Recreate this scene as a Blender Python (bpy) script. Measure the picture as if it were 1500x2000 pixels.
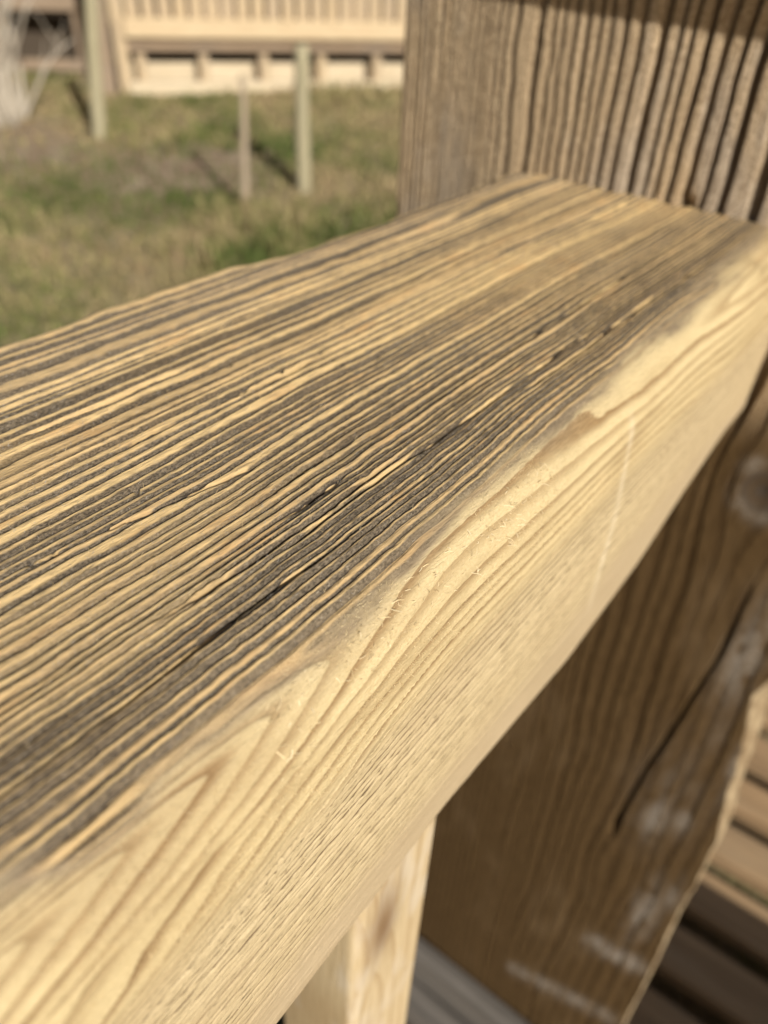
import bpy, bmesh, math, random
import numpy as np
from mathutils import Matrix, Vector

random.seed(7)
RNG = np.random.default_rng(11)
scene = bpy.context.scene
for o in list(bpy.data.objects):
    bpy.data.objects.remove(o)

# ------------------------------------------------------------------ camera, sky, sun, exposure
U = 0.09            # one modelling unit of the timber work = 90 mm
CAMZ = 1.60         # camera height over the lawn, metres
FPX = 1500.0        # focal length in photo pixels (photo is 1500 px wide)
_d = np.array([-100., 2000., 1500.]); _d /= np.linalg.norm(_d)
_r = np.array([1383., -1040., 1500.]); _r -= _d * (_r @ _d); _r /= np.linalg.norm(_r)
AZ = -_d; AY = _r; AX = np.cross(AY, AZ)
RW = np.stack([AX, AY, AZ])                 # camera coords (x right, y down, z forward) -> world axes

cam_data = bpy.data.cameras.new('camera')
cam = bpy.data.objects.new('camera', cam_data)
scene.collection.objects.link(cam)
right, up, back = RW @ np.array([1, 0, 0]), RW @ np.array([0, -1, 0]), RW @ np.array([0, 0, -1])
cam.matrix_world = Matrix(((right[0], up[0], back[0], 0), (right[1], up[1], back[1], 0),
                           (right[2], up[2], back[2], CAMZ), (0, 0, 0, 1)))
cam_data.sensor_fit = 'HORIZONTAL'
cam_data.sensor_width = 36.0
cam_data.lens = 36.0
cam_data.clip_start = 0.01
cam_data.clip_end = 500.0
cam_data.dof.use_dof = True
cam_data.dof.focus_distance = 1.66 * U
cam_data.dof.aperture_fstop = 36.0 / 2.6
scene.camera = cam

SUN_EL = math.radians(29.0)
SX, SY = 0.910, -0.415                       # horizontal direction towards the sun
sun_dir = Vector((SX * math.cos(SUN_EL), SY * math.cos(SUN_EL), math.sin(SUN_EL))).normalized()
world = bpy.data.worlds.new('World'); scene.world = world; world.use_nodes = True
wn = world.node_tree.nodes; wl = world.node_tree.links
bg = wn['Background']
sky = wn.new('ShaderNodeTexSky'); sky.sky_type = 'NISHITA'; sky.sun_disc = False
sky.dust_density = 4.0; sky.ozone_density = .6
sky.sun_elevation = SUN_EL; sky.sun_rotation = math.atan2(SX, SY)
wl.new(sky.outputs[0], bg.inputs[0]); bg.inputs[1].default_value = 0.05
sl = bpy.data.lights.new('sun', 'SUN'); sl.energy = 5.0; sl.angle = math.radians(0.53); sl.color = (1.0, 0.965, 0.89)
sun = bpy.data.objects.new('sun', sl); scene.collection.objects.link(sun)
sun.rotation_euler = sun_dir.to_track_quat('Z', 'Y').to_euler(); sun.location = (6, -2, 6)

scene.view_settings.view_transform = 'Standard'; scene.view_settings.look = 'None'
scene.view_settings.gamma = 1.0; scene.view_settings.exposure = 0.12
scene.cycles.use_denoising = True
scene.cycles.denoising_prefilter = 'ACCURATE'
scene.cycles.max_bounces = 6
scene.cycles.sample_clamp_indirect = 2.0

# ------------------------------------------------------------------ helpers
def ray(px, py):
    v = np.array([px - 750., py - 1000., FPX]); return RW @ (v / np.linalg.norm(v))
def on_plane(px, py, axis, val):             # timber units, relative to the camera
    v = ray(px, py); return v * (val / v[axis])
def w(p):                                    # timber units -> world metres
    return (p[0] * U, p[1] * U, p[2] * U + CAMZ)

TAB = np.random.default_rng(5).random(65536)
def _h(ix, iy, seed):
    return TAB[((ix.astype(np.int64) * 7919 + iy.astype(np.int64) * 104729 + seed * 15731) ^ (ix.astype(np.int64) * iy.astype(np.int64) * 31)) & 65535]
def vn2(x, y, seed=0):
    x = np.asarray(x, float); y = np.asarray(y, float)
    x, y = np.broadcast_arrays(x, y)
    ix = np.floor(x); iy = np.floor(y); fx = x - ix; fy = y - iy
    fx = fx * fx * (3 - 2 * fx); fy = fy * fy * (3 - 2 * fy)
    a = _h(ix, iy, seed); b = _h(ix + 1, iy, seed); c = _h(ix, iy + 1, seed); d = _h(ix + 1, iy + 1, seed)
    return (a * (1 - fx) + b * fx) * (1 - fy) + (c * (1 - fx) + d * fx) * fy
def fbm(x, y, seed=0, oct=3):
    r = 0; a = 1; t = 0
    for k in range(oct):
        r = r + a * vn2(x * 2 ** k, y * 2 ** k, seed + k * 17); t += a; a *= .5
    return r / t
def sst(a, b, x):
    t = np.clip((x - a) / (b - a), 0, 1); return t * t * (3 - 2 * t)

def mesh_obj(name, verts, faces, mat, parent=None, smooth=False, attrs=None):
    me = bpy.data.meshes.new(name)
    verts = np.asarray(verts, np.float32); faces = np.asarray(faces, np.int32)
    n, k = faces.shape
    me.vertices.add(len(verts)); me.vertices.foreach_set('co', verts.ravel())
    me.loops.add(n * k); me.loops.foreach_set('vertex_index', faces.ravel())
    me.polygons.add(n); me.polygons.foreach_set('loop_start', np.arange(0, n * k, k, dtype=np.int32))
    me.polygons.foreach_set('use_smooth', np.full(n, smooth, bool))
    me.update(calc_edges=True)
    for an, av in (attrs or {}).items():
        at = me.attributes.new(an, 'FLOAT', 'POINT'); at.data.foreach_set('value', np.asarray(av, np.float32).ravel())
    me.materials.append(mat)
    o = bpy.data.objects.new(name, me); scene.collection.objects.link(o)
    if parent: o.parent = parent
    return o
def tag(o, label, cat, group=None):
    o['label'] = label; o['category'] = cat
    if group: o['group'] = group
    return o
def empty(name, loc, rz=0.0):
    o = bpy.data.objects.new(name, None); o.location = loc; o.rotation_euler = (0, 0, rz)
    o.empty_display_size = .05
    scene.collection.objects.link(o); return o
def grid_faces(ns, nr, closed=True):
    i = np.arange(ns if closed else ns - 1)[:, None]; j = np.arange(nr - 1)[None, :]
    i2 = (i + 1) % ns
    q = np.stack([i * nr + j, i2 * nr + j, i2 * nr + j + 1, i * nr + j + 1], -1).reshape(-1, 4)
    return q
def box_mesh(name, size, bevel=0.004, jitter=0.0, seg=1, sub=0, seed=0):
    """A board: box of the given size centred on x,y with its base at z=0, eased edges, slightly uneven."""
    bm = bmesh.new(); bmesh.ops.create_cube(bm, size=1.0)
    bmesh.ops.scale(bm, vec=size, verts=bm.verts); bmesh.ops.translate(bm, vec=(0, 0, size[2] / 2), verts=bm.verts)
    if sub:
        ax = int(np.argmax(size))
        ed = [e for e in bm.edges if abs((e.verts[0].co - e.verts[1].co)[ax]) > .5 * size[ax]]
        bmesh.ops.subdivide_edges(bm, edges=ed, cuts=sub, use_grid_fill=True)
    if bevel:
        ed = [e for e in bm.edges if len(e.link_faces) == 2 and e.calc_face_angle() > .5]
        bmesh.ops.bevel(bm, geom=ed, offset=bevel, segments=seg, affect='EDGES', profile=.6)
    if jitter:
        rr = random.Random(seed)
        for v in bm.verts: v.co += Vector((rr.uniform(-1, 1), rr.uniform(-1, 1), rr.uniform(-1, 1))) * jitter
    me = bpy.data.meshes.new(name); bm.to_mesh(me); bm.free(); return me
def put(name, me, mat, loc, rot=(0, 0, 0), parent=None):
    o = bpy.data.objects.new(name, me); scene.collection.objects.link(o)
    if not me.materials: me.materials.append(mat)
    o.location = loc; o.rotation_euler = rot
    if parent: o.parent = parent
    return o

# ------------------------------------------------------------------ materials
class NT:
    def __init__(s, name):
        s.m = bpy.data.materials.new(name); s.m.use_nodes = True
        s.t = s.m.node_tree; s.b = s.t.nodes['Principled BSDF']; s.out = s.t.nodes['Material Output']
    def n(s, t, **kw):
        x = s.t.nodes.new(t)
        for k, v in kw.items(): setattr(x, k, v)
        return x
    def l(s, a, b): s.t.links.new(a, b)
    def val(s, i, v):
        if hasattr(v, 'default_value') or hasattr(v, 'is_linked'): s.l(v, i)
        else: i.default_value = v
    def math(s, op, a, b=0.0, c=None, clamp=False):
        x = s.n('ShaderNodeMath', operation=op); x.use_clamp = clamp
        s.val(x.inputs[0], a); s.val(x.inputs[1], b)
        if c is not None: s.val(x.inputs[2], c)
        return x.outputs[0]
    def smooth(s, v, a, b, lo=0.0, hi=1.0):
        x = s.n('ShaderNodeMapRange', interpolation_type='SMOOTHSTEP'); x.clamp = True
        s.val(x.inputs[0], v); x.inputs[1].default_value = a; x.inputs[2].default_value = b
        x.inputs[3].default_value = lo; x.inputs[4].default_value = hi
        return x.outputs[0]
    def mix(s, f, a, b, mode='MIX'):
        x = s.n('ShaderNodeMix', data_type='RGBA', blend_type=mode)
        s.val(x.inputs[0], f)
        for i, c in ((6, a), (7, b)):
            if isinstance(c, tuple): x.inputs[i].default_value = (*c, 1)
            else: s.l(c, x.inputs[i])
        return x.outputs[2]
    def attr(s, nm):
        x = s.n('ShaderNodeAttribute'); x.attribute_name = nm; return x.outputs['Fac']
    def noise(s, scale, vec, stretch=(1, 1, 1), detail=3, rough=.55):
        mp = s.n('ShaderNodeMapping'); mp.inputs['Scale'].default_value = stretch; s.l(vec, mp.inputs[0])
        x = s.n('ShaderNodeTexNoise'); x.inputs['Scale'].default_value = scale
        x.inputs['Detail'].default_value = detail; x.inputs['Roughness'].default_value = rough
        s.l(mp.outputs[0], x.inputs['Vector']); return x.outputs[0]
    def ramp(s, f, stops):
        x = s.n('ShaderNodeValToRGB'); e = x.color_ramp.elements
        while len(e) > 1: e.remove(e[-1])
        e[0].position = stops[0][0]; e[0].color = (*stops[0][1], 1)
        for p, c in stops[1:]:
            k = e.new(p); k.color = (*c, 1)
        s.l(f, x.inputs[0]); return x.outputs[0]
    def bump(s, h, strength, dist, prev=None):
        x = s.n('ShaderNodeBump'); x.inputs['Strength'].default_value = strength; x.inputs['Distance'].default_value = dist
        s.l(h, x.inputs['Height'])
        if prev: s.l(prev, x.inputs['Normal'])
        return x.outputs[0]

def rail_material():
    k = NT('weathered rail wood')
    obj = k.n('ShaderNodeTexCoord').outputs['Object']
    ring = k.attr('ring'); wea = k.attr('weather'); pale = k.attr('face')
    sc = k.attr('scratch')
    fine = k.noise(1.0, obj, (2600, 170, 2600), 4, .62)           # fibre streaks
    fine2 = k.noise(1.0, obj, (900, 26, 900), 3, .6)
    grit = k.noise(1.0, obj, (2600, 1500, 2600), 3, .7)
    blot = k.noise(1.0, obj, (60, 14, 60), 3, .55)
    blot2 = k.noise(1.0, obj, (170, 45, 170), 3, .6)
    rj = k.math('MULTIPLY_ADD', k.math('SUBTRACT', fine2, .5), .16, ring)
    ph = k.math('FRACT', rj)
    rid = k.math('FLOOR', rj)
    wnz = k.n('ShaderNodeTexWhiteNoise', noise_dimensions='1D'); k.l(rid, wnz.inputs['W'])
    rv = wnz.outputs['Value']
    wnz2 = k.n('ShaderNodeTexWhiteNoise', noise_dimensions='1D'); k.l(k.math('ADD', rid, 37.3), wnz2.inputs['W'])
    rv2 = wnz2.outputs['Value']
    # --- weathered top: honey crest, then the grey felted part of each ring
    honey = k.mix(rv2, (.70, .50, .235), (.56, .385, .185))
    honey = k.mix(k.smooth(blot2, .52, .74), honey, (.55, .345, .15))
    honey = k.mix(k.smooth(fine, .25, .6), (.44, .31, .16), honey)
    grey = k.mix(k.smooth(grit, .32, .68), (.044, .033, .022), (.215, .168, .112))
    grey = k.mix(k.smooth(k.noise(1.0, obj, (2100, 900, 2100), 2, .6), .62, .72, 0, .5), grey, (.42, .365, .28))
    grey = k.mix(k.smooth(blot, .40, .68), grey, k.mix(k.smooth(grit, .32, .68), (.046, .031, .018), (.185, .133, .076)))
    edge = k.math('ADD', k.math('MULTIPLY_ADD', rv, .30, .38), k.math('MULTIPLY', k.math('SUBTRACT', blot2, .5), .45))
    edge = k.math('SUBTRACT', edge, k.math('MULTIPLY', k.attr('dark'), .17))
    g = k.smooth(k.math('SUBTRACT', ph, edge), -.04, .14)
    g = k.math('MULTIPLY', g, k.smooth(ph, 1.0, .965))
    gf = k.attr('grey')
    g = k.math('MULTIPLY', g, k.smooth(gf, .0, .82))
    top = k.mix(g, honey, grey)
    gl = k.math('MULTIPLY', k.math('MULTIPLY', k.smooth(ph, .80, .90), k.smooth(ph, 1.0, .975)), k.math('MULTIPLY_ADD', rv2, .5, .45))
    film = k.math('MULTIPLY', k.math('MULTIPLY', k.smooth(k.math('ADD', blot, k.math('MULTIPLY', gf, .25)), .55, 1.0), .5), k.attr('film'))
    top = k.mix(film, top, k.mix(k.smooth(grit, .3, .7), (.30, .24, .165), (.58, .475, .335)))
    top = k.mix(gl, top, (.032, .023, .016))  # dark latewood line; also paints each groove's thin shadow into the colour
    top = k.mix(k.math('MULTIPLY', k.attr('split'), .5), top, (.075, .048, .03))
    # --- pale, freshly worn edge and side
    early = k.mix(k.smooth(grit, .25, .75), (.52, .405, .212), (.64, .512, .295))
    late = k.mix(k.smooth(fine, .3, .7), (.19, .108, .042), (.29, .18, .078))
    f = k.math('MULTIPLY', k.smooth(ph, .0, .04), k.smooth(ph, .66, .06))
    f = k.math('MULTIPLY', f, k.math('MULTIPLY_ADD', rv, .45, .55))
    early = k.mix(k.smooth(blot, .50, .66, 0, .55), early, (.38, .275, .14))
    arr = k.mix(f, early, late)
    # fine-lined side
    phs = k.math('FRACT', k.math('MULTIPLY_ADD', k.math('SUBTRACT', fine2, .5), .05, ring))
    lf = k.math('MULTIPLY', k.smooth(phs, .5, .75), k.smooth(phs, 1.0, .9))
    lf = k.math('MULTIPLY', lf, k.math('MULTIPLY_ADD', rv, .5, .5))
    side = k.mix(lf, k.mix(k.smooth(fine, .25, .75), (.42, .325, .18), (.58, .46, .275)), (.13, .083, .04))
    side = k.mix(k.smooth(blot, .45, .7, 0, .35), side, (.42, .315, .18))
    paleC = k.mix(pale, arr, side)
    plain = k.attr('plain')
    paleC = k.mix(plain, paleC, k.mix(k.smooth(fine2, .3, .7), (.395, .30, .18), (.475, .37, .232)))
    speck = k.smooth(k.noise(1.0, obj, (420, 260, 420), 1, .5), .80, .84)
    paleC = k.mix(k.math('MULTIPLY', speck, .6), paleC, (.17, .10, .05))
    paleC = k.mix(k.math('MULTIPLY', sc, .6), paleC, (.74, .64, .46))
    paleC = k.mix(k.math('MULTIPLY', k.attr('tint'), k.smooth(blot2, .25, .6, .45, 1.0)), paleC, k.mix(k.smooth(fine, .3, .7), (.17, .125, .075), (.30, .23, .145)))
    colr = k.mix(wea, paleC, top)
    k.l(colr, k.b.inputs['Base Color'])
    k.b.inputs['Roughness'].default_value = .66
    k.b.inputs['Specular IOR Level'].default_value = .35
    h = k.math('ADD', k.math('MULTIPLY', fine, .6), k.math('MULTIPLY', grit, .5))
    mid = k.noise(1.0, obj, (850, 190, 850), 3, .6)
    nb = k.bump(mid, .8, .0007)
    k.l(k.bump(h, .9, .00045, nb), k.b.inputs['Normal'])
    return k.m

def post_material():
    k = NT('rough sawn plank wood')
    obj = k.n('ShaderNodeTexCoord').outputs['Object']
    ring = k.attr('ring'); up_ = k.attr('exposed'); kn = k.attr('knot'); salt = k.attr('salt'); wane = k.attr('wane')
    fine = k.noise(1.0, obj, (1500, 1500, 90), 4, .6)
    grit = k.noise(1.0, obj, (1300, 1300, 900), 3, .7)
    blot = k.noise(1.0, obj, (32, 32, 12), 3, .6)
    blot2 = k.noise(1.0, obj, (110, 110, 55), 4, .65)
    rj = k.math('MULTIPLY_ADD', k.math('SUBTRACT', blot2, .5), .2, ring)
    ph = k.math('FRACT', rj)
    wnz = k.n('ShaderNodeTexWhiteNoise', noise_dimensions='1D'); k.l(k.math('FLOOR', rj), wnz.inputs['W'])
    lat = k.math('MULTIPLY', k.smooth(ph, .45, .8), k.smooth(ph, 1.0, .9))
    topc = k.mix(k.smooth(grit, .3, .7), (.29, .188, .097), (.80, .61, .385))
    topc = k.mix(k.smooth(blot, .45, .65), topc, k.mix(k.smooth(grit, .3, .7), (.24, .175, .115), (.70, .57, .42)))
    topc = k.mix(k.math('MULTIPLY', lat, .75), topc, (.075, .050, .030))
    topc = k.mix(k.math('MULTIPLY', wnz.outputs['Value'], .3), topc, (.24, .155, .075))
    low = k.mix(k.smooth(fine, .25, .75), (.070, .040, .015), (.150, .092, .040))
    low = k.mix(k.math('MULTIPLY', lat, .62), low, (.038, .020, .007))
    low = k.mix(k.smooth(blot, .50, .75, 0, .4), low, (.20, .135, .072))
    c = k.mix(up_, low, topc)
    c = k.mix(k.math('MULTIPLY', salt, k.math('MULTIPLY', k.smooth(blot2, .3, .58), k.smooth(grit, .30, .58))), c, (.46, .41, .35))
    c = k.mix(kn, c, (.085, .068, .055))
    c = k.mix(wane, c, k.mix(k.smooth(blot2, .38, .62), (.26, .18, .10), k.mix(k.smooth(fine, .3, .7), (.38, .28, .16), (.56, .44, .28))))
    k.l(c, k.b.inputs['Base Color'])
    k.l(k.math('MULTIPLY_ADD', up_, -.30, .90), k.b.inputs['Roughness']); k.l(k.math('MULTIPLY_ADD', up_, .35, .10), k.b.inputs['Specular IOR Level'])
    h = k.math('ADD', fine, k.math('MULTIPLY', grit, .7))
    k.l(k.bump(h, .9, .0015), k.b.inputs['Normal'])
    return k.m

def board_material(name, c1, c2, c3, along=0, rough=.85, bumpd=.0015):
    """Generic sawn timber: streaks along one local axis."""
    k = NT(name)
    obj = k.n('ShaderNodeTexCoord').outputs['Object']
    oi = k.n('ShaderNodeObjectInfo').outputs['Random']
    off = k.n('ShaderNodeVectorMath', operation='ADD'); k.l(obj, off.inputs[0])
    cx = k.n('ShaderNodeCombineXYZ')
    for i in range(3): k.l(k.math('MULTIPLY', oi, 17.0 + 5 * i), cx.inputs[i])
    k.l(cx.outputs[0], off.inputs[1]); v = off.outputs[0]
    st = [90, 90, 90]; st[along] = 5
    s1 = k.noise(1.0, v, tuple(st), 4, .6)
    st2 = [14, 14, 14]; st2[along] = 2.5
    s2 = k.noise(1.0, v, tuple(st2), 3, .55)
    c = k.mix(k.smooth(s1, .32, .68), c1, c2)
    c = k.mix(k.smooth(s2, .45, .7, 0, .7), c, c3)
    c = k.mix(k.math('MULTIPLY', oi, .35), c, k.mix(.5, c1, c3) if False else c3)
    k.l(c, k.b.inputs['Base Color']); k.b.inputs['Roughness'].default_value = rough
    k.b.inputs['Specular IOR Level'].default_value = .2
    k.l(k.bump(s1, .6, bumpd), k.b.inputs['Normal'])
    return k.m

M_RAIL = rail_material()
M_POST = post_material()
M_PALE = board_material('pale softwood', (.47, .335, .165), (.60, .455, .25), (.40, .27, .13), 2)
M_PALEX = board_material('pale softwood beam', (.47, .335, .165), (.60, .455, .25), (.40, .27, .13), 0)
M_DECK = board_material('brown deck board', (.25, .155, .078), (.41, .265, .14), (.33, .235, .14), 0)
M_GREY = board_material('silver grey board', (.085, .075, .065), (.20, .178, .155), (.13, .115, .10), 0)
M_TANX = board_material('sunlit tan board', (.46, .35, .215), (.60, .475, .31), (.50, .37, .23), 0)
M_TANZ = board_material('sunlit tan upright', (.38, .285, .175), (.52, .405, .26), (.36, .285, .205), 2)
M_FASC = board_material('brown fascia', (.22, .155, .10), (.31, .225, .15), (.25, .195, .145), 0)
M_CREAM = board_material('cream sleeper', (.50, .41, .28), (.64, .54, .39), (.45, .36, .24), 0)
M_STAKE = board_material('pressure treated green stake', (.27, .235, .145), (.39, .345, .225), (.32, .29, .19), 2)
M_STICK = board_material('pinkish dry stick', (.30, .235, .165), (.40, .32, .23), (.33, .27, .2), 2)
M_DARKW = board_material('dark stained wood', (.05, .036, .025), (.09, .066, .045), (.07, .055, .04), 0)

# ------------------------------------------------------------------ ground
def gz(x, y):
    a = -np.asarray(x) * .72 + np.asarray(y) * .69
    t = np.maximum(0, a - 3.5)
    return np.minimum(.085 * t * t / (t + 1.0), .9)
def ground_hit(px, py):
    v = ray(px, py); lo, hi = .5, 60.
    for _ in range(60):
        m = (lo + hi) / 2; p = v * m
        if p[2] + CAMZ > float(gz(p[0], p[1])): lo = m
        else: hi = m
    p = v * lo; return np.array([p[0], p[1], p[2] + CAMZ])

def ground_material():
    k = NT('rough lawn soil')
    obj = k.n('ShaderNodeTexCoord').outputs['Object']
    a = k.noise(1.6, obj, (1, 1, 1), 4, .6); b = k.noise(9, obj, (1, 1, 1), 4, .65); c = k.noise(45, obj, (1, 1, 1), 3, .6)
    col = k.mix(k.smooth(a, .40, .62), (.16, .15, .06), (.25, .19, .105))
    col = k.mix(k.smooth(b, .42, .68), col, (.33, .26, .16))
    col = k.mix(k.smooth(c, .5, .75, 0, .7), col, (.12, .10, .055))
    col = k.mix(k.attr('soil'), col, k.mix(k.smooth(b, .4, .65), (.24, .17, .115), (.33, .265, .18)))
    k.l(col, k.b.inputs['Base Color']); k.b.inputs['Roughness'].default_value = .95
    k.b.inputs['Specular IOR Level'].default_value = .1
    k.l(k.bump(c, .8, .03), k.b.inputs['Normal'])
    return k.m
def axis_pts():
    f = np.linspace(-11, 11, 150)
    far = np.array([13, 17, 24, 36, 60, 100, 180.])
    return np.concatenate([-far[::-1], f, far])
gx, gy = np.meshgrid(axis_pts() - 3, axis_pts() + 4, indexing='ij')
gh = gz(gx, gy) + (fbm(gx * 1.3, gy * 1.3, 3, 4) - .5) * .07 * sst(.6, 2.0, np.hypot(gx, gy))
ns, nr = gx.shape
_s1 = ground_hit(370, 330); _s2 = ground_hit(60, 285)
def soil_at(x, y):
    a = np.exp(-((x - _s1[0]) / .75) ** 2 - ((y - _s1[1]) / .6) ** 2) * 1.3
    b = np.exp(-((x - _s2[0]) / .8) ** 2 - ((y - _s2[1]) / .5) ** 2) * 1.2
    return np.clip((np.maximum(a, b) + .9 * (fbm(x * 2.1, y * 2.1, 701, 3) - .5)) * 1.1, 0, 1)
ground = mesh_obj('ground', np.stack([gx, gy, gh], -1).reshape(-1, 3), grid_faces(ns, nr, False), ground_material(), smooth=True, attrs=dict(soil=soil_at(gx, gy)))
ground['kind'] = 'structure'; ground['label'] = 'rough sloping lawn of green and straw coloured grass beyond the rail'

# ------------------------------------------------------------------ the rail: swept section, displaced ring by ring
def rail():
    fx, nx_, tz, bz = -2.13, -0.58, -1.0, -2.09
    r1, r2, r3 = .10, .20, .05
    P, N = [], []
    def add(x, z, a, b): P.append((x, z)); N.append((a, b))
    for z in np.linspace(bz + .03, tz - r1, 24, endpoint=False): add(fx, z, -1, 0)
    for t in np.linspace(math.pi, math.pi / 2, 34, endpoint=False): add(fx + r1 + r1 * math.cos(t), tz - r1 + r1 * math.sin(t), math.cos(t), math.sin(t))
    for x in np.linspace(fx + r1, nx_ - r2, 520, endpoint=False): add(x, tz, 0, 1)
    for t in np.linspace(math.pi / 2, 0, 120, endpoint=False): add(nx_ - r2 + r2 * math.cos(t), tz - r2 + r2 * math.sin(t), math.cos(t), math.sin(t))
    for z in np.linspace(tz - r2, bz + r3, 270, endpoint=False): add(nx_, z, 1, 0)
    for t in np.linspace(0, -math.pi / 2, 12, endpoint=False): add(nx_ - r3 + r3 * math.cos(t), bz + r3 + r3 * math.sin(t), math.cos(t), math.sin(t))
    for x in np.linspace(nx_ - r3, fx + .03, 26): add(x, bz, 0, -1)
    P = np.array(P); N = np.array(N)
    seglen = np.hypot(*np.diff(P, axis=0).T); s = np.concatenate([[0], np.cumsum(seglen)])
    X, Z = P[:, 0], P[:, 1]
    top = (N[:, 1] > .999)
    # ring pitch along the perimeter
    ang = np.degrees(np.arctan2(N[:, 0], N[:, 1]))            # 0 on top, 90 on the near face
    pitch = np.where(X < -.78, (.0168 + .0275 * (-.72 - np.minimum(X, -.72))), .0175)
    arc = (Z > tz - r2 - 1e-6) & (N[:, 0] > 1e-4)
    pitch = np.where(arc, np.interp(ang, [0, 20, 30, 42, 90], [.018, .019, .026, .045, .06]), pitch)
    near = (N[:, 0] > .999)
    pitch = np.where(near, np.interp(-Z, [1.2, 1.28, 1.36, 1.45, 1.7, 1.88, 1.95], [.065, .048, .038, .030, .025, .024, .05]), pitch)
    U0 = np.concatenate([[0], np.cumsum(seglen / pitch[1:])])
    U0 = U0 + 1.5 * (fbm(s * 9, 0 * s, 15, 2) - .5)            # rings of uneven width
    y = np.concatenate([-np.geomspace(14, .09, 34), np.arange(-.06, 2.0, .0082), np.arange(2.0, 4.0, .0135), [4.0]])
    S, Yg = np.meshgrid(s, y, indexing='ij'); Xg = X[:, None] + 0 * Yg; Zg = Z[:, None] + 0 * Yg
    pg = pitch[:, None]; angg = ang[:, None] + 0 * Yg
    wob = (fbm(Yg * .55 + 3, S * 1.1, 21, 3) - .5) * .075 + (vn2(Yg * 2.3, S * 3, 22) - .5) * .014 + (vn2(Yg * 11, S * 9, 23) - .5) * .0045 + (vn2(Yg * 42, S * 22, 24) - .5) * .0026
    pale_wob = (fbm(Yg * .95, S * 1.6, 31, 2) - .5) * .11
    isp = sst(33, 52, angg) * (1 - sst(1.3, 1.6, -Zg))
    arch = .20 * np.clip(1.25 - Yg, 0, 1.3) ** 1.6 + .06 * np.clip(Yg - 2.0, 0, 2)
    ring = U0[:, None] + (wob + (pale_wob - arch) * isp) / np.maximum(pg, .018)
    rid = np.floor(ring).astype(np.int64); ph = ring - rid
    rA = TAB[(rid * 977 + 13) & 65535]; rB = TAB[(rid * 571 + 101) & 65535]
    # weathering boundary
    bx = -.688 + (fbm(Yg * 2.2, Yg * 0, 41, 3) - .5) * .03 + .03 * np.exp(-((Yg - .25) / .09) ** 2) - .03 * np.exp(-((Yg - .13) / .06) ** 2)
    bx = bx - .05 * sst(2.6, 3.6, Yg) + (vn2(ring * .9, Yg * 3, 44) - .5) * .06 + (fbm(Yg * 7, S * 12, 45, 3) - .5) * .035
    weather = 1 - sst(-.032, .022, Xg - bx)
    weather = np.where(Zg < -1.2, np.where(Xg > -1.0, 0, .8), weather)
    weather = np.where((Xg < -1.5), 1.0, weather)
    tint = np.exp(-np.maximum(Xg - bx - .012, 0) / (.010 + .018 * fbm(Yg * 3, S * 5, 47, 2))) * (Zg > -1.2) * (Xg > -1.5)
    face = sst(1.30, 1.44, -Zg) * (N[:, 0] > .9)[:, None]
    plain = np.clip(sst(1.80, 1.98, -Zg + .05 * (vn2(Yg * 3, 0 * Yg, 51) - .5) + .10 * sst(1.2, 3.2, Yg)) * (N[:, 0] > .5)[:, None], 0, 1)
    plain = np.maximum(plain, .35 * sst(2.1, 3.0, Yg) * sst(1.3, 1.6, -Zg) * (N[:, 0] > .9)[:, None])
    # greyness: patches where the felted grey is strong or missing
    gry = fbm(Yg * .9 + 7, S * 3.1, 61, 3)
    grey = np.clip(.62 + 1.5 * (gry - .38) + .35 * sst(-1.4, -1.9, Xg) - .12 * sst(1.8, 3.6, Yg), 0.5, 1)
    grey = np.clip(grey - .30 * np.exp(-((Xg + .98) / .10) ** 2) * sst(1.6, .5, Yg) + .35 * np.exp(-((Xg + .76) / .07) ** 2), .5, 1)
    film = np.clip(+ .03 + .55 * sst(-1.6, -2.0, Xg) + .2 * sst(2.4, 3.8, Yg), 0, 1)
    dark = np.clip(.42 + .55 * np.exp(-((Xg + .78) / .17) ** 2) + .5 * (fbm(Yg * .9, S * 6, 66, 3) - .5), -.2, 1.1) * (1 - .8 * np.exp(-((Xg + 1.02) / .10) ** 2) * sst(1.5, .6, Yg))
    # relief
    ridge = sst(0, .13, ph) * (1 - sst(.10, 1.0, ph)) ** .75
    felt = np.clip(vn2(S * 70, Yg * 55, 71) - .45, 0, 1) + .6 * np.clip(vn2(S * 130, Yg * 120, 72) - .5, 0, 1)
    A = np.minimum(pg, .066) * (.19 + .26 * rA) * (.7 + .6 * fbm(Yg * 1.5, S * 6, 73, 2))
    hw = A * ridge + .0046 * felt * grey * sst(.25, .5, ph) * sst(1.02, .8, ph)
    hw = hw + (fbm(S * 26, Yg * .7, 74, 2) - .5) * .008
    hp = (.0032 * (np.clip(1 - ph / .08, 0, 1) + ph ** 1.6) * (.3 + 1.0 * rB) + .0011 * (vn2(S * 90, Yg * 9, 75) - .5)) * sst(18, 40, angg)
    hp = hp + .007 * (fbm(S * 7, Yg * .8, 76, 3) - .5)
    hf = .0046 * (1 - sst(.6, .85, ph) * sst(1.0, .9, ph)) * (.4 + rB) + .0022 * (vn2(S * 80, Yg * 30, 77) - .5)
    hf = hf * (1 - .85 * plain)
    hpale = hp * (1 - face) + hf * face
    h = hw * weather + hpale * (1 - weather)
    ck = np.zeros_like(h)
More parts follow.
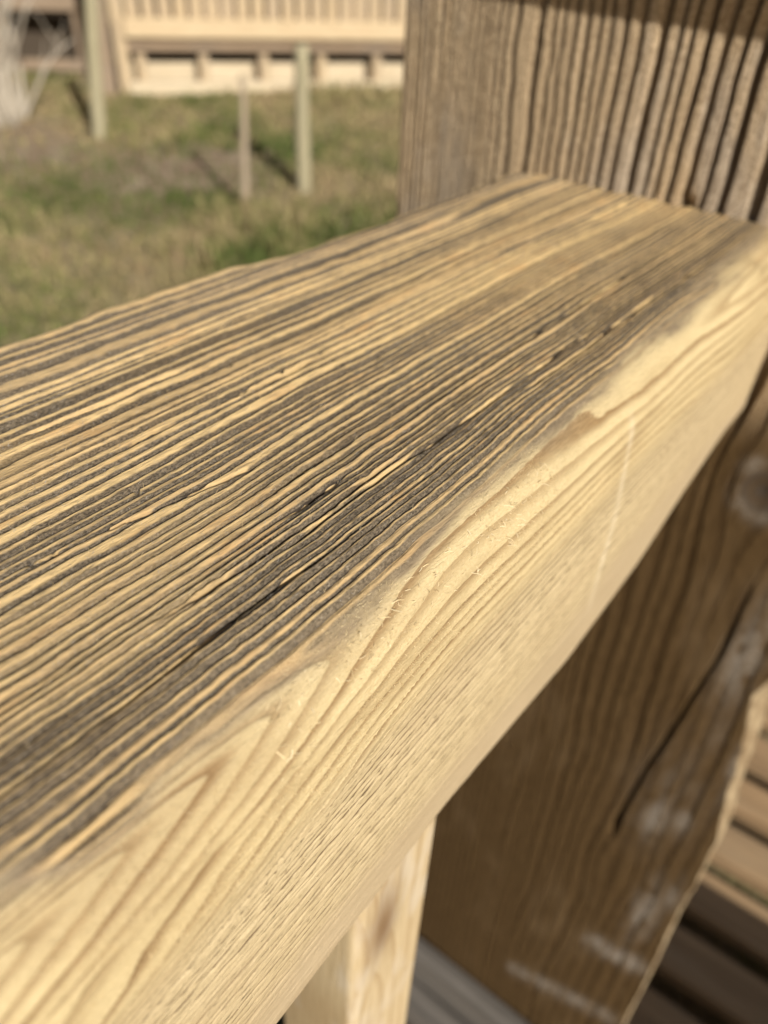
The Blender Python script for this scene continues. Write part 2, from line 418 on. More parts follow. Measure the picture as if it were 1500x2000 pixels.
    # cracks following the grain on the top
    def crack(pts, wid, dep, seed):
        q = np.array([on_plane(px, py, 2, -1.0)[:2] for px, py in pts]); q = q[np.argsort(q[:, 1])]
        cx = np.interp(Yg, q[:, 1], q[:, 0]) + (vn2(Yg * 7, 0 * Yg, seed) - .5) * .007 + (vn2(Yg * 37, 0 * Yg, seed + 1) - .5) * .004
        wv = wid * (.35 + 1.1 * vn2(Yg * 6, 0 * Yg, seed + 2))
        L = sst(q[0, 1] - .02, q[0, 1] + .12, Yg) * (1 - sst(q[-1, 1] - .15, q[-1, 1] + .02, Yg))
        nonlocal ck
        ck = np.maximum(ck, L * np.exp(-np.abs((Xg - cx) / (wv * 1.15)) ** 2.4) * (N[:, 1] > .8)[:, None])
        return -dep * L * np.exp(-np.abs((Xg - cx) / wv) ** 2.4) * (N[:, 1] > .8)[:, None]
    h = h + crack([(-40, 1025), (180, 915), (300, 850), (420, 800), (560, 735), (650, 690)], .0038, .032, 101)
    h = h + crack([(300, 1225), (430, 1140), (520, 1085), (570, 1048), (640, 1000), (720, 940), (800, 880)], .0045, .020, 111)
    h = h + crack([(560, 1010), (600, 985), (640, 955), (680, 925)], .0045, .025, 121)
    h = h + crack([(60, 1110), (240, 1030), (330, 990), (420, 950), (520, 900)], .0032, .022, 131)
    for sd in range(9):
        x0 = -1.95 + 1.2 * TAB[900 + sd]; y0 = .3 + 2.8 * TAB[950 + sd]; ln = .3 + .7 * TAB[970 + sd]
        cx = x0 + (vn2(Yg * 8, 0 * Yg, 200 + sd) - .5) * .012 + (wob[260][None, :] * 0)
        h = h - .022 * np.exp(-np.abs((Xg - cx) / .0038) ** 2.2) * sst(y0, y0 + .1, Yg) * (1 - sst(y0 + ln - .1, y0 + ln, Yg)) * (N[:, 1] > .9)[:, None]
    # torn pits
    for (px, py, a, b, dep) in [(268, 962, .012, .004, .025), (60, 1105, .006, .005, .012), (110, 1085, .005, .006, .012), (447, 718, .008, .005, .015), (550, 735, .006, .006, .012), (838, 655, .007, .008, .014), (1335, 540, .01, .014, .016)]:
        q = on_plane(px, py, 2, -1.0)
        h = h - dep * np.exp(-((Xg - q[0]) / a) ** 2 - ((Yg - q[1]) / b) ** 2) * (N[:, 1] > .8)[:, None]
    # bruise by the post, wandering edges
    q = on_plane(1500, 485, 2, -1.0)
    h = h - .03 * np.exp(-((Xg - q[0]) / .05) ** 2 - ((Yg - q[1]) / .10) ** 2) * (Zg > -1.1)
    faredge = np.exp(-((S - s[40]) / .07) ** 2)
    h = h + faredge * ((fbm(Yg * 2.0, 0 * Yg, 81, 3) - .55) * .06 + (vn2(Yg * 9, 0 * Yg, 83) - .5) * .012 - .03 * sst(1.9, 2.3, Yg) + .02 * sst(2.7, 3.0, Yg))
    # the pale saw nick running down the near face
    q = [on_plane(px, py, 0, -.58) for px, py in ((1252, 770), (1233, 850), (1205, 985), (1180, 1080), (1150, 1185))]
    cy = np.interp(-Zg, [-a[2] for a in q], [a[1] for a in q]) + (vn2(Zg * 4, 0 * Zg, 91) - .5) * .02
    scr = np.exp(-((Yg - cy) / .021) ** 2) * sst(1.07, 1.20, -Zg) * (1 - sst(1.75, 1.98, -Zg)) * (N[:, 0] > .3)[:, None]
    scr = scr * (.5 + .5 * vn2(Zg * 11, Yg * 7, 92))
    px_ = Xg + N[:, 0][:, None] * h; pz_ = Zg + N[:, 1][:, None] * h
    # the lower edge dips in the middle and rises again at the post
    dip = np.interp(Yg, [0, .5, 1.24, 2.05, 2.7, 3.2, 3.7, 4.0], [-.03, -.03, -.01, -.10, -.06, .07, .16, .16])
    lowf = sst(-1.75, -2.05, Zg) * (Xg > -1.2)
    pz_ = pz_ + dip * lowf
    V = np.stack([px_ * U, Yg * U, pz_ * U + CAMZ], -1)
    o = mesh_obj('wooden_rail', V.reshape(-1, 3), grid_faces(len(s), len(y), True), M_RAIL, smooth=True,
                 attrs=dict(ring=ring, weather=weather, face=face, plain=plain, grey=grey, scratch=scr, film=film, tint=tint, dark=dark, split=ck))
    return o, V, N, y, s, weather, Xg, Yg, Zg, ph, grey
RAIL, RV, RN, Ry, Rs, Rwea, RX, RY, RZ, Rph, Rgrey = rail()
tag(RAIL, 'thick pale timber rail with grey weathered ridged top and worn golden edge', 'rail')

# ------------------------------------------------------------------ loose fibres raised on the rail
def hair_material(name, c1, c2):
    k = NT(name); oi = k.attr('tone')
    k.l(k.mix(oi, c1, c2), k.b.inputs['Base Color']); k.b.inputs['Roughness'].default_value = .7
    return k.m
def fibres(name, mask, count, lmin, lmax, rad, mat, lift, seed, along=1.0):
    rg = np.random.default_rng(seed)
    cand = np.argwhere(mask); cand = cand[rg.integers(0, len(cand), count)]
    P0 = RV[cand[:, 0], cand[:, 1]]
    n = np.stack([RN[cand[:, 0], 0], np.zeros(count), RN[cand[:, 0], 1]], -1)
    tdir = np.cross(n, np.array([0, 1., 0]))
    d = n * (lift * rg.random((count, 1)) ** 1.5) + np.array([0, 1., 0]) * (rg.normal(0, along, (count, 1))) + tdir * rg.normal(0, .45, (count, 1))
    d /= np.linalg.norm(d, axis=1)[:, None] + 1e-9
    L = (lmin + (lmax - lmin) * rg.random((count, 1)) ** 2.2)
    bend = (rg.normal(0, .55, (count, 1)) * tdir + rg.normal(0, .4, (count, 1)) * n)
    side = np.cross(d, n); side /= np.linalg.norm(side, axis=1)[:, None] + 1e-9
    side2 = np.cross(d, side)
    r = rad * (.6 + .9 * rg.random((count, 1)))
    p0 = P0 - n * .0001; p1 = P0 + d * L * .5 + n * L * .06; p2 = P0 + d * L * .9 + bend * L * .45
    vs = []
    for p, q in ((p0, 1.0), (p1, .85)):
        for kx in range(3):
            a = kx * 2 * math.pi / 3
            vs.append(p + (side * math.cos(a) + side2 * math.sin(a)) * r * q)
    vs.append(p2)
    V = np.stack(vs, 1); b = np.arange(count)[:, None, None] * 7
    f = np.array([[0, 1, 4], [0, 4, 3], [1, 2, 5], [1, 5, 4], [2, 0, 3], [2, 3, 5], [3, 4, 6], [4, 5, 6], [5, 3, 6]])[None] + b
    o = mesh_obj(name, V.reshape(-1, 3), f.reshape(-1, 3), mat, parent=RAIL, attrs=dict(tone=np.repeat(rg.random(count), 7)))
    o['kind'] = 'stuff'
    return o
inview = (RY > .1) & (RY < 3.0)
topm = (RZ > -1.04) & inview
fibres('raised_grey_fibres', topm & (Rwea > .6) & (Rph > .3) & (Rgrey > .35), 15000, .0004, .0013, .000028, hair_material('grey fibre', (.20, .18, .16), (.46, .42, .37)), .8, 1)
fibres('raised_straw_fibres', topm & (Rwea > .6) & (Rph < .4), 3200, .0005, .0018, .00003, hair_material('straw fibre', (.42, .30, .14), (.68, .54, .31)), .7, 2)
edge_m = (RX > -.68) & (RZ > -1.34) & inview
clump = fbm(RY * 3.5, RZ * 14, 301, 2) > .52
fibres('raised_pale_fibres', edge_m & clump, 8000, .0004, .0014, .00003, hair_material('pale fibre', (.58, .43, .21), (.80, .67, .42)), .8, 3)
lineA = np.abs(RX - (-.612 + .02 * (vn2(RY * 4, 0 * RY, 305) - .5))) < .03
fibres('edge_splinter_curls', edge_m & lineA & (RY > .55) & (RY < 1.6) & (RZ > -1.2), 170, .0012, .0034, .00008, hair_material('splinter', (.70, .55, .31), (.85, .74, .50)), 1.4, 4)
fibres('side_face_fibres', (RX > -.6) & (RZ < -1.3) & (RZ > -1.9) & inview, 2600, .0004, .0013, .00003, hair_material('side fibre', (.55, .42, .23), (.74, .62, .40)), .5, 5)

# ------------------------------------------------------------------ the wide plank the rail butts against
YP = 3.985
def plank():
    n_front = 560
    xl = -2.90
    z = np.concatenate([np.linspace(.5, -.1, 10, endpoint=False), np.arange(-.1, -2.4, -.016), np.arange(-2.4, -9.6, -.032), np.linspace(-9.6, -12.98, 20)])
    xr = np.interp(-z, [-1, 1, 2.5, 3.3, 3.74, 4.2, 4.6, 5.2, 6.5, 8.3, 13], [.30, .26, .26, .22, .13, .18, .20, .275, .285, .33, .38])
    xr = xr + (fbm(z * 2.1, 0 * z, 401, 3) - .5) * .035 + .015 * (vn2(z * 9, 0 * z, 402) - .5)
    cw = np.interp(-z, [0, 3.2, 3.7, 4.1, 5, 9, 13], [.03, .04, .085, .05, .018, .015, .013])
    thick = .46
    # perimeter in (x, depth): left back, left side, front, chamfer, right side, back
    t = np.linspace(0, 1, n_front)
    fx = xl + .03 + (xr - cw - xl - .03)[None, :] * t[:, None]
    X = [np.full_like(z, xl), np.full_like(z, xl), np.full_like(z, xl + .008)]; D = [np.full_like(z, thick), np.full_like(z, .05), np.full_like(z, .015)]
    front_i = (len(X), len(X) + n_front)
    X += list(fx); D += [np.zeros_like(z)] * n_front
    for a in np.linspace(.15, 1, 7): X.append(xr - cw * (1 - a)); D.append(cw * .9 * a ** 1.25)
    X += [xr + .01, xr]; D += [np.full_like(z, .3), np.full_like(z, thick)]
    X = np.array(X); D = np.array(D); Zg = np.broadcast_to(z, X.shape).copy()
    fr = np.zeros(X.shape[0]); fr[front_i[0]:front_i[1]] = 1
    k1 = on_plane(1487, 962, 1, YP); k2 = on_plane(1195, 1700, 1, YP); k3 = on_plane(1345, 395, 1, YP)
    xx = X + (fbm(Zg * .35, X * .8, 411, 3) - .5) * .16 + (vn2(Zg * 2.2, X * 3, 412) - .5) * .022 + (vn2(Zg * 7, X * 9, 413) - .5) * .009
    xx = xx + (fbm(X * 5 + 2, Zg * .15, 414, 2) - .5) * .10
    def deflect(xx, k, R, s=1.0):
        r2 = ((X - k[0]) ** 2 + ((Zg - k[2]) * .55) ** 2) / R ** 2
        return k[0] + (xx - k[0]) * (1 - s * np.exp(-r2)), np.exp(-r2)
    xx, e1 = deflect(xx, k1, .20, .95); xx, e2 = deflect(xx, k2, .20, .55)
    xp = np.linspace(-3.4, 1.2, 2000)
    pit = np.interp(xp, [-2.8, -2.3, -1.9, -1.4, -.9, -.4, .2], [.042, .05, .062, .078, .098, .11, .11])
    up_ = np.concatenate([[0], np.cumsum(np.diff(xp) / pit[1:])])
    ring = np.interp(xx, xp, up_); rid = np.floor(ring).astype(np.int64); ph = ring - rid
    rA = TAB[(rid * 877 + 7) & 65535]; rB = TAB[(rid * 311 + 71) & 65535]
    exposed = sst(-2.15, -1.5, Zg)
    pitg = np.interp(xx, xp, pit)
    gw = .24 + .22 * rB                                        # groove width share
    groove = sst(1 - gw - .10, 1 - gw + .10, ph) * sst(1.0, .94, ph)
    rag = .8 + .4 * vn2(Zg * 3, X * 20, 421)
    dep = pitg * (.20 + .30 * rA) * rag * np.interp(X, [-2.8, -2.0, -1.2], [.42, .75, 1.0])
    dep = dep * (.75 + .5 * fbm(Zg * .9, rid * 3.7, 425, 2)) * (.13 + .87 * exposed)
    d = dep * groove + exposed * (.007 * (fbm(X * 32, Zg * 9, 422, 3) - .5) + .004 * (vn2(X * 70, Zg * 50, 423) - .5)) + .004 * (fbm(X * 12, Zg * 3, 424, 2) - .5)
    # the check that runs down the lower plank
    q = np.array([on_plane(px, py, 1, YP) for px, py in ((1440, 1205), (1400, 1290), (1330, 1400), (1262, 1500), (1222, 1575), (1200, 1612))])
    cx = np.interp(-Zg, -q[:, 2], q[:, 0]) + (vn2(Zg * 3, 0 * Zg, 431) - .5) * .008
    L = sst(2.9, 3.4, -Zg) * (1 - sst(-q[-1, 2] - .1, -q[-1, 2] + .1, -Zg))
    d = d + .17 * L * np.exp(-np.abs((X - cx) / (.0065 + .005 * sst(3.2, 5.5, -Zg))) ** 2.2)
    d = d + .05 * np.exp(-((X - q[-1, 0]) / .03) ** 2 - ((Zg - q[-1, 2]) / .12) ** 2)
    # knots
    rk = np.hypot(X - k1[0], (Zg - k1[2]) * .8)
    d = d - .004 * np.exp(-((rk - .12) / .035) ** 2) + .012 * np.exp(-(rk / .05) ** 2)
    d = d + .08 * np.exp(-((X - k3[0]) / .03) ** 2 - ((Zg + 1.03) / .06) ** 2)
    # slight cupping across the width: the face bulges towards the deck
    c = (X - (-1.2)) / 1.5
    cup = .02 + .10 * sst(-1.6, -3.0, Zg)
    d = d + cup * c ** 2 * np.where(c < 0, 1.0, .35)
    Dd = D + d * fr[:, None] + (1 - fr[:, None]) * (cup * np.clip(c, -2, 2) ** 2 * np.where(c < 0, 1.0, .35)) + 0 * X
    knot = np.clip(.9 * np.exp(-(rk / .055) ** 2) + .55 * np.exp(-((rk - .085) / .02) ** 2), 0, 1) * fr[:, None]
    salt = np.exp(-((rk - .125) / .045) ** 2) * .75 * vn2(X * 9, Zg * 7, 441)
    def streak(pa, pb, wd, a):
        A = on_plane(*pa, 1, YP); B = on_plane(*pb, 1, YP)
        tt = np.clip((X - A[0]) / (B[0] - A[0]), 0, 1); zc = A[2] + (B[2] - A[2]) * tt
        ends = sst(A[0] - .12, A[0] + .05, X) * (1 - sst(B[0] - .05, B[0] + .12, X))
        return a * ends * np.exp(-((Zg - zc) / wd) ** 2)
    salt = np.maximum(salt, streak((1150, 1840), (1245, 1895), .13, .85)); salt = np.maximum(salt, streak((1000, 1890), (1190, 1995), .12, .6))
    for px, py, a, b, amt in ((1275, 1600, .09, .25, .7), (1330, 1610, .07, .16, .5), (1255, 1790, .10, .45, .6), (1310, 1760, .05, .25, .45), (1450, 1290, .10, .4, .6), (1440, 1500, .05, .4, .55), (1400, 1440, .06, .2, .2), (1300, 1560, .25, .6, .18)):
        kk = on_plane(px, py, 1, YP); salt = np.maximum(salt, amt * np.exp(-((X - kk[0]) / a) ** 2 - ((Zg - kk[2]) / b) ** 2))
    salt = np.maximum(salt, .8 * np.exp(-((Zg + 1.04) / .035) ** 2) * (X > -1.4) * (X < -.5))
    wane = np.zeros_like(X); wane[front_i[1]:front_i[1] + 9] = 1
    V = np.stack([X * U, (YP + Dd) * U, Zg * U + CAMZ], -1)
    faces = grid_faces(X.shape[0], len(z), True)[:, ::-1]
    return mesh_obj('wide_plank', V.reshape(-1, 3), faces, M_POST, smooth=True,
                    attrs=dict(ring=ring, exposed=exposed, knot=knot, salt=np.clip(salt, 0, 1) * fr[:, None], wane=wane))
PLANK = plank()
tag(PLANK, 'wide upright rough plank with deep vertical grooves that the rail butts against', 'plank')

# timber lying across the head of the plank, above the picture: it shades the plank's top
cap = put('head_timber', box_mesh('head_timber', (6.8 * U, 1.33 * U, .45 * U), .006, .0008, 2, 6, 3), M_PALEX, w((.1, YP + .06, .5)), (0, 0, -.036))
tag(cap, 'horizontal timber fixed across the head of the grooved plank', 'beam')

# ------------------------------------------------------------------ baluster under the rail
def baluster():
    x1, x0, y0, y1 = -.665, -1.05, .905, 1.36
    z = np.concatenate([np.linspace(-2.02, -4.6, 120), np.linspace(-4.7, -12.98, 40)])
    ring_pts, nm = [], []
    r = .035
    cx, cy = (x0 + x1) / 2, (y0 + y1) / 2
    hx, hy = (x1 - x0) / 2, (y1 - y0) / 2
    for (sx, sy, a0) in ((1, -1, -90), (1, 1, 0), (-1, 1, 90), (-1, -1, 180)):
        for a in np.linspace(a0, a0 + 90, 6):
            ring_pts.append((cx + sx * (hx - r) + r * math.cos(math.radians(a)), cy + sy * (hy - r) + r * math.sin(math.radians(a))))
        if (sx, sy) == (1, -1):
            for t in np.linspace(0, 1, 42)[1:-1]: ring_pts.append((x1, y0 + r + t * (2 * hy - 2 * r)))
    rp = np.array(ring_pts)
    X = rp[:, 0][:, None] + 0 * z; Y = rp[:, 1][:, None] + 0 * z; Zg = 0 * X + z
    kr = ((Y - 1.03) / .13) ** 2 + ((Zg + 2.62) / .36) ** 2
    bulge = .02 * np.exp(-kr)
    on = (rp[:, 0] > x1 - .001)[:, None]
    lean = .012 * (fbm(Zg * .5, 0 * Zg, 501, 2) - .5) * 2
    X = X + on * (bulge + .008 * (fbm(Y * 18, Zg * .8, 502, 2) - .5)) + lean
    Y = Y + lean
    yy = Y + .10 * np.exp(-((Zg + 2.72) / .4) ** 2) * np.sign(Y - 1.0) * np.exp(-((Y - 1.0) / .18) ** 2)
    ring = yy * 14 + (fbm(Zg * .4, Y * 2, 503, 2) - .5) * 2.5
    knot = np.exp(-kr * 2.4) * on
    V = np.stack([X * U, Y * U, Zg * U + CAMZ], -1)
    k = NT('pale baluster wood')
    obj = k.n('ShaderNodeTexCoord').outputs['Object']
    fine = k.noise(1.0, obj, (900, 900, 40), 3, .6); bl = k.noise(1.0, obj, (60, 60, 22), 3, .6)
    ph = k.math('FRACT', k.math('MULTIPLY_ADD', bl, .8, k.attr('ring')))
    c = k.mix(k.smooth(fine, .3, .7), (.43, .325, .185), (.53, .415, .25))
    c = k.mix(k.math('MULTIPLY', k.smooth(ph, .45, .95), .55), c, (.33, .22, .105))
    c = k.mix(k.smooth(bl, .5, .68, 0, .5), c, (.56, .49, .39))
    c = k.mix(k.attr('knot'), c, (.19, .115, .055))
    k.l(c, k.b.inputs['Base Color']); k.b.inputs['Roughness'].default_value = .75
    k.l(k.bump(fine, .4, .0006), k.b.inputs['Normal'])
    return mesh_obj('baluster', V.reshape(-1, 3), grid_faces(len(rp), len(z), True), k.m, smooth=True, attrs=dict(ring=ring, knot=knot))
tag(baluster(), 'pale knotty square baluster standing under the rail', 'baluster')

# grey kickboard crossing the foot of the plank
kb = put('kickboard', box_mesh('kickboard', (3.2 * U, .22 * U, 1.7 * U), .006, .0006, 2, 5, 4), M_GREY, w((-1.88, YP - .13, -11.35)))
tag(kb, 'silver grey board fixed low across the foot of the grooved plank', 'board')
kb2 = put('kickboard', box_mesh('kickboard_low', (3.3 * U, .30 * U, .55 * U), .008, .0006, 2, 5, 5), M_GREY, w((-1.85, YP - .40, -10.75)))
tag(kb2, 'narrow grey batten nailed along the face of the low board', 'batten')

# ------------------------------------------------------------------ deck
DECKZ = CAMZ - 13.0 * U
deck = empty('deck', (0, 0, 0)); deck['kind'] = 'structure'; deck['label'] = 'brown timber deck of spaced boards beside the rail'
x0, x1 = -1.25 * U, 3.2
bms = [box_mesh('board', (x1 - x0, .80 * U, .028), .004, .0007, 2, 10, 20 + i) for i in range(4)]
pit = 1.215 * U
for i in range(-14, 28):
    yc = (8.98 * U) + i * pit
    put('board', bms[i % 4], M_DECK, ((x0 + x1) / 2 + random.uniform(-.006, .006), yc, DECKZ - .028 + random.uniform(-.0012, .0012)), (0, 0, random.uniform(-.0015, .0015)), deck)
jm = box_mesh('joist', (.05, 42 * pit, .15), .003)
for k in range(7): put('joist', jm, M_DARKW, (x0 + .03 + k * .52, 8.98 * U + 6.5 * pit, DECKZ - .028 - .152), (0, 0, 0), deck)
rm = box_mesh('rim_board', (.03, 42 * pit, .41), .003)
put('rim_board', rm, M_DARKW, (x0 - .017, 8.98 * U + 6.5 * pit, DECKZ - .422), (0, 0, 0), deck)

# ------------------------------------------------------------------ unseen planter-shaped box, added on the deck to shade the boards
pl = empty('added_shade_box', (8.2 * U, 3.6 * U, DECKZ))
tag(pl, 'unseen low timber box, shaped as a planter, added to shade the deck boards', 'shade box')
sm = box_mesh('side_board', (.43, .02, .088), .003, .0005)
for lv in range(4):
    for q, (dx, dy, rz) in enumerate(((0, -.215, 0), (0, .215, 0), (-.215, 0, math.pi / 2), (.215, 0, math.pi / 2))):
        put('side_board', sm, M_TANX, (dx * (1.0 if q < 2 else .95), dy, .012 + lv * .091), (0, 0, rz), pl)
pm = box_mesh('corner_post', (.035, .035, .37), .003)
for dx in (-1, 1):
    for dy in (-1, 1): put('corner_post', pm, M_TANZ, (dx * .175, dy * .178, .003), (0, 0, 0), pl)
k = NT('potting soil'); nz = k.noise(60, k.n('ShaderNodeTexCoord').outputs['Object'], (1, 1, 1), 4)
k.l(k.mix(nz, (.02, .013, .008), (.07, .045, .028)), k.b.inputs['Base Color']); k.b.inputs['Roughness'].default_value = 1
put('soil', box_mesh('soil', (.384, .392, .30), .01, .004, 2, 4, 9), k.m, (0, 0, .02), (0, 0, 0), pl)

# ------------------------------------------------------------------ raised timber platform across the lawn
C0 = ground_hit(262, 178); D0 = ground_hit(775, 168)
dv = D0 - C0; dv[2] = 0; dv /= np.linalg.norm(dv)
nv = np.array([dv[1], -dv[0], 0])
ANG = math.atan2(dv[1], dv[0])
plat = empty('timber_platform', (C0[0], C0[1], C0[2] - .06), ANG)
tag(plat, 'sunlit raised timber platform with upright boarding across the lawn', 'platform')
zb = plat.location[2]
def ph_(z): return z + CAMZ - zb            # camera-relative height -> local height
LEN = 4.6
fb = [box_mesh('upright_board', (.105, .022, 1.15), .004, .0008, 1, 0, 40 + i) for i in range(3)]
for i in range(32):
    put('upright_board', fb[i % 3], M_TANZ, (.075 + i * .142, .035, ph_(-.70) + random.uniform(-.004, .004)), (0, 0, random.uniform(-.01, .01)), plat)
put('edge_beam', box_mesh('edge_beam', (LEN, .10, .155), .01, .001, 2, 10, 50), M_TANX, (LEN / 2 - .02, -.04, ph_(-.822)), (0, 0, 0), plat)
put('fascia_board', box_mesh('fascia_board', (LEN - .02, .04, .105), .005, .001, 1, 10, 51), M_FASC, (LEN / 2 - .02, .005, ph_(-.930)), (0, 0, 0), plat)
put('platform_floor', box_mesh('platform_floor', (LEN - .05, 2.6, .04), .004), M_DECK, (LEN / 2, 1.36, ph_(-.86)), (0, 0, 0), plat)
put('back_wall', box_mesh('back_wall', (LEN - .05, .03, .5), .004), M_DARKW, (LEN / 2, .75, 0.01), (0, 0, 0), plat)
spm = box_mesh('support_post', (.085, .075, .42), .006, .001)
for i in range(9): put('support_post', spm, M_TANZ, (.10 + i * .57, .035, -.06), (0, 0, 0), plat)
put('sleeper', box_mesh('sleeper', (LEN, .13, .165), .012, .002, 2, 14, 52), M_CREAM, (LEN / 2 - .04, -.02, -.02), (0, 0, 0), plat)
put('boarding', box_mesh('rear_boarding', (LEN - .1, .03, 1.1), .004), M_FASC, (LEN / 2, .95, ph_(-.80)), (0, 0, 0), plat)
put('sleeper', box_mesh('sleeper_back', (LEN, .05, .275), .012, .002, 2, 14, 53), M_CREAM, (LEN / 2 - .04, .21, .0), (0, 0, 0), plat)
cpm = box_mesh('corner_post', (.11, .10, 1.9), .006, .001, 2, 4, 54)
put('corner_post', cpm, M_TANZ, (-.06, .02, -.03), (0, 0, 0), plat)
put('corner_post', box_mesh('outer_post', (.13, .12, 1.85), .01, .0015, 2, 4, 55), M_FASC, (-.22, -.06, -.06), (0, 0, 0), plat)
# shaded return wing to the left, set further back
wing = empty('timber_wing', (C0[0] - nv[0] * .55 - dv[0] * .36, C0[1] - nv[1] * .55 - dv[1] * .36, C0[2] - .04), ANG + math.radians(172))
tag(wing, 'weathered boarded wing beside the platform with a dark square opening', 'shed')
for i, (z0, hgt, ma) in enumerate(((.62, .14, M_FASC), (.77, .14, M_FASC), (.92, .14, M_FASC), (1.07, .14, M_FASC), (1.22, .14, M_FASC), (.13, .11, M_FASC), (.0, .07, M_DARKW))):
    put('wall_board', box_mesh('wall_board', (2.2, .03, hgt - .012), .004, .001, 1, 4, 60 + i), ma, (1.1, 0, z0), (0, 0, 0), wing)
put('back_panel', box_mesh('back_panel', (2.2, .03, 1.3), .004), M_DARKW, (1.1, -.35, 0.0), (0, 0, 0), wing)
wpm = box_mesh('wing_post', (.10, .09, 1.4), .005, .001)
for xx_ in (.05, .78, 1.5, 2.15): put('wing_post', wpm, M_FASC, (xx_, -.062, 0), (0, 0, 0), wing)

# ------------------------------------------------------------------ stakes on the lawn
def tube(name, pts, rads, mat, parent=None, sides=10, seed=0, rough=.0):
    pts = np.array(pts, float); rg = np.random.default_rng(seed)
    V = []
    for i, p in enumerate(pts):
        t = pts[min(i + 1, len(pts) - 1)] - pts[max(i - 1, 0)]; t /= np.linalg.norm(t)
        a = np.cross(t, [.31, .95, .07]); a /= np.linalg.norm(a); b = np.cross(t, a)
        for kx in range(sides):
            th = 2 * math.pi * kx / sides
            V.append(p + (a * math.cos(th) + b * math.sin(th)) * rads[i] * (1 + rough * rg.uniform(-1, 1)))
    nrow = len(pts); V = np.array(V).reshape(nrow, sides, 3).transpose(1, 0, 2).reshape(-1, 3)
    f = grid_faces(sides, nrow, True)
    # caps as quads
    caps = []
    for row in (0, nrow - 1):
        idx = [kx * nrow + row for kx in range(sides)]
        if row == 0: idx = idx[::-1]
        for j in range(1, sides - 2, 2): caps.append([idx[0], idx[j], idx[j + 1], idx[min(j + 2, sides - 1)]])
    return mesh_obj(name, V, np.concatenate([f, np.array(caps)]), mat, parent, smooth=True)
def stake(name, base_px, top_px, r0, r1, mat, label, cat, group=None, seed=0, lean=0.0):
    b = ground_hit(*base_px); v = ray(*top_px); kx = np.hypot(b[0], b[1]) / np.hypot(v[0], v[1])
    t = v * kx; t[2] += CAMZ
    b = b + np.array([0, 0, -.12])
    pts = [b + (t - b) * f + np.array([math.sin(f * 5 + seed) * .004, math.cos(f * 4 + seed) * .004, 0]) for f in np.linspace(0, 1, 12)]
    rads = [r0 + (r1 - r0) * f for f in np.linspace(0, 1, 12)]; 
    pts.append(pts[-1] + np.array([0, 0, .012])); rads.append(r1 * .6)
    o = tube(name, pts, rads, mat, None, 12, seed, .03)
    return tag(o, label, cat, group)
stake('garden_stake', (592, 372), (590, 90), .052, .046, M_STAKE, 'short pale green treated stake standing alone on the lawn before the platform', 'stake', 'green stakes on the lawn', 1)
stake('garden_stake', (192, 268), (172, -70), .056, .05, M_STAKE, 'tall pale green stake on the lawn beside the platform corner', 'stake', 'green stakes on the lawn', 2)
stake('dry_stick', (480, 412), (472, 150), .030, .018, M_STICK, 'pinkish brown dry stem standing up from the rough grass', 'stem', None, 3)

# ------------------------------------------------------------------ bare shrub at the left
M_TWIG = board_material('pale bare twig', (.36, .31, .24), (.50, .44, .36), (.42, .37, .30), 2)
def shrub():
    b = ground_hit(18, 235)
    root = empty('bare_shrub', tuple(b))
    tag(root, 'leafless shrub of pale arching stems left of the tall stake', 'shrub')
    rg = np.random.default_rng(77)
    for i in range(34):
        a = rg.uniform(0, 2 * math.pi); sp = rg.uniform(.1, .55); hgt = rg.uniform(.7, 1.5)
        x0, y0 = rg.normal(0, .12, 2)
        pts = []; rads = []
        for f in np.linspace(0, 1, 9):
            pts.append((x0 + math.cos(a) * sp * f ** 1.6 + .03 * math.sin(f * 6 + i), y0 + math.sin(a) * sp * f ** 1.6 + .03 * math.cos(f * 7 + i), -.05 + hgt * f - .18 * sp * f ** 3))
            rads.append(.017 * (1 - .75 * f) * (.6 + .8 * rg.random() ** .1))
        tube('stem', pts, rads, M_TWIG, root, 6, i)
        for j in range(3):
            m = int(rg.integers(3, 8)); p = np.array(pts[m]); a2 = rg.uniform(0, 2 * math.pi); ln = rg.uniform(.15, .4)
            q = [p + np.array([math.cos(a2) * ln * f * .6, math.sin(a2) * ln * f * .6, ln * f]) for f in np.linspace(0, 1, 5)]
            tube('twig', q, [.007 * (1 - .8 * f) for f in np.linspace(0, 1, 5)], M_TWIG, root, 5, j)
shrub()

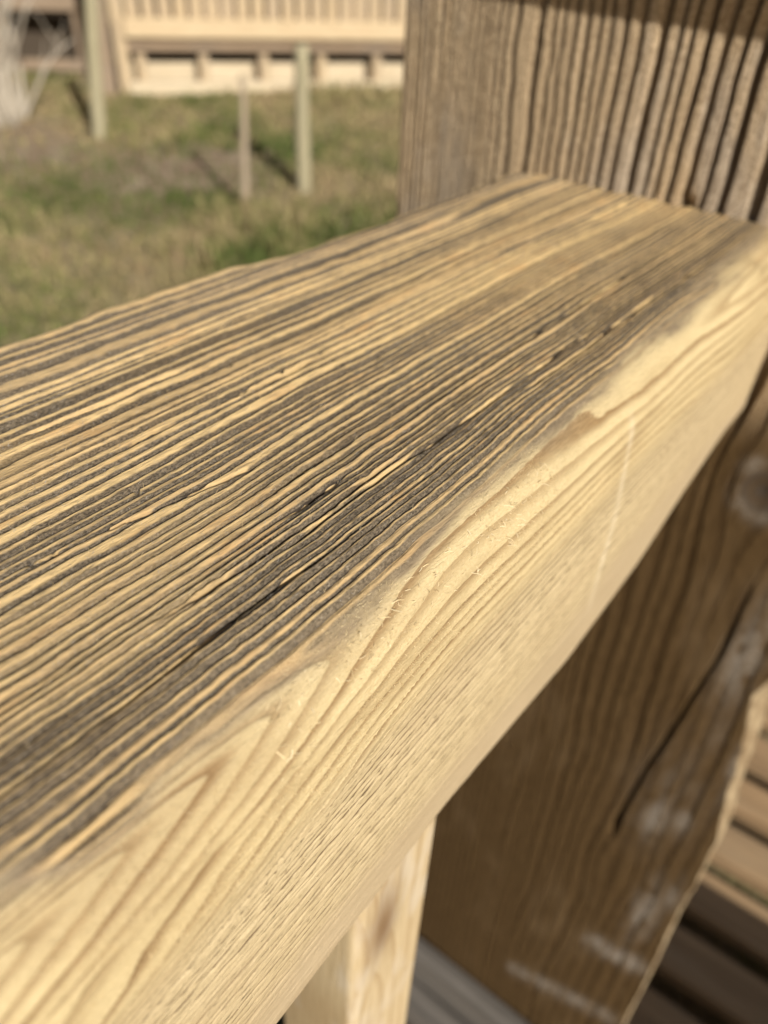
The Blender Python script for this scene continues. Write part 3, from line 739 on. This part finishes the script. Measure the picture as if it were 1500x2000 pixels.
# ------------------------------------------------------------------ grass and dead stalks
def grass_material():
    k = NT('grass blades'); t = k.attr('tone')
    c = k.ramp(t, [(0.0, (.07, .095, .025)), (.36, (.135, .15, .047)), (.55, (.245, .21, .09)), (.78, (.34, .28, .14)), (1.0, (.29, .215, .12))])
    k.l(c, k.b.inputs['Base Color']); k.b.inputs['Roughness'].default_value = .8; k.b.inputs['Specular IOR Level'].default_value = .15
    return k.m
def grass():
    rg = np.random.default_rng(3); n = 120000
    # spread over the lawn in view, denser near
    ang = rg.uniform(math.radians(86), math.radians(186), n); rad = .3 + 9.7 * rg.random(n) ** .8
    x = np.cos(ang) * rad; y = np.sin(ang) * rad
    keep = (x < -.16) & ~((x > -.35) & (y > -.2) & (y < 3.3) & (x > -.14))
    P = np.stack([x, y], -1); rel = P - C0[None, :2]
    keep &= ~((rel @ nv[:2] < .12) & (rel @ dv[:2] > -.5))
    keep &= rg.random(n) > .8 * soil_at(x, y)
    x, y, rad = x[keep], y[keep], rad[keep]; n = len(x)
    clump = fbm(x * 1.7, y * 1.7, 601, 3); straw = fbm(x * .8 + 9, y * .8, 611, 3)
    z = gz(x, y) + (fbm(x * 1.3, y * 1.3, 3, 4) - .5) * .07 * sst(.6, 2.0, np.hypot(x, y)) - .01
    H = (.018 + .055 * rg.random(n) ** 2 + .30 * np.clip(clump - .52, 0, 1)) * (.7 + .6 * rg.random(n))
    W = (.0035 + .004 * rg.random(n)) * (1 + rad * .12)
    a = rg.uniform(0, 2 * math.pi, n); ln = rg.normal(0, .5, n)
    dx, dy = np.cos(a), np.sin(a); a2 = a + math.pi / 2 + rg.normal(0, .3, n)
    lx, ly = np.cos(a2) * ln * H, np.sin(a2) * ln * H
    p0 = np.stack([x - dx * W, y - dy * W, z], -1); p1 = np.stack([x + dx * W, y + dy * W, z], -1)
    m0 = np.stack([x - dx * W * .8 + lx * .4, y - dy * W * .8 + ly * .4, z + H * .6], -1); m1 = np.stack([x + dx * W * .8 + lx * .4, y + dy * W * .8 + ly * .4, z + H * .6], -1)
    t = np.stack([x + lx * 1.2, y + ly * 1.2, z + H], -1)
    V = np.stack([p0, p1, m1, m0, t], 1).reshape(-1, 3); b = np.arange(n)[:, None, None] * 5
    f = (np.array([[0, 1, 2], [0, 2, 3], [3, 2, 4]])[None] + b).reshape(-1, 3)
    tone = np.clip(.30 + 2.6 * (straw - .47) + .9 * (fbm(x * 2.6 + 4, y * 2.6, 621, 3) - .5) + .22 * rg.normal(0, 1, n) + .35 * (clump - .5) + .05 * (rad - 3), 0, 1)
    o = mesh_obj('rough_grass', V, f, grass_material(), attrs=dict(tone=np.repeat(tone, 5)))
    o['kind'] = 'stuff'; o['label'] = 'rough winter grass, green and straw coloured, on the lawn'
grass()
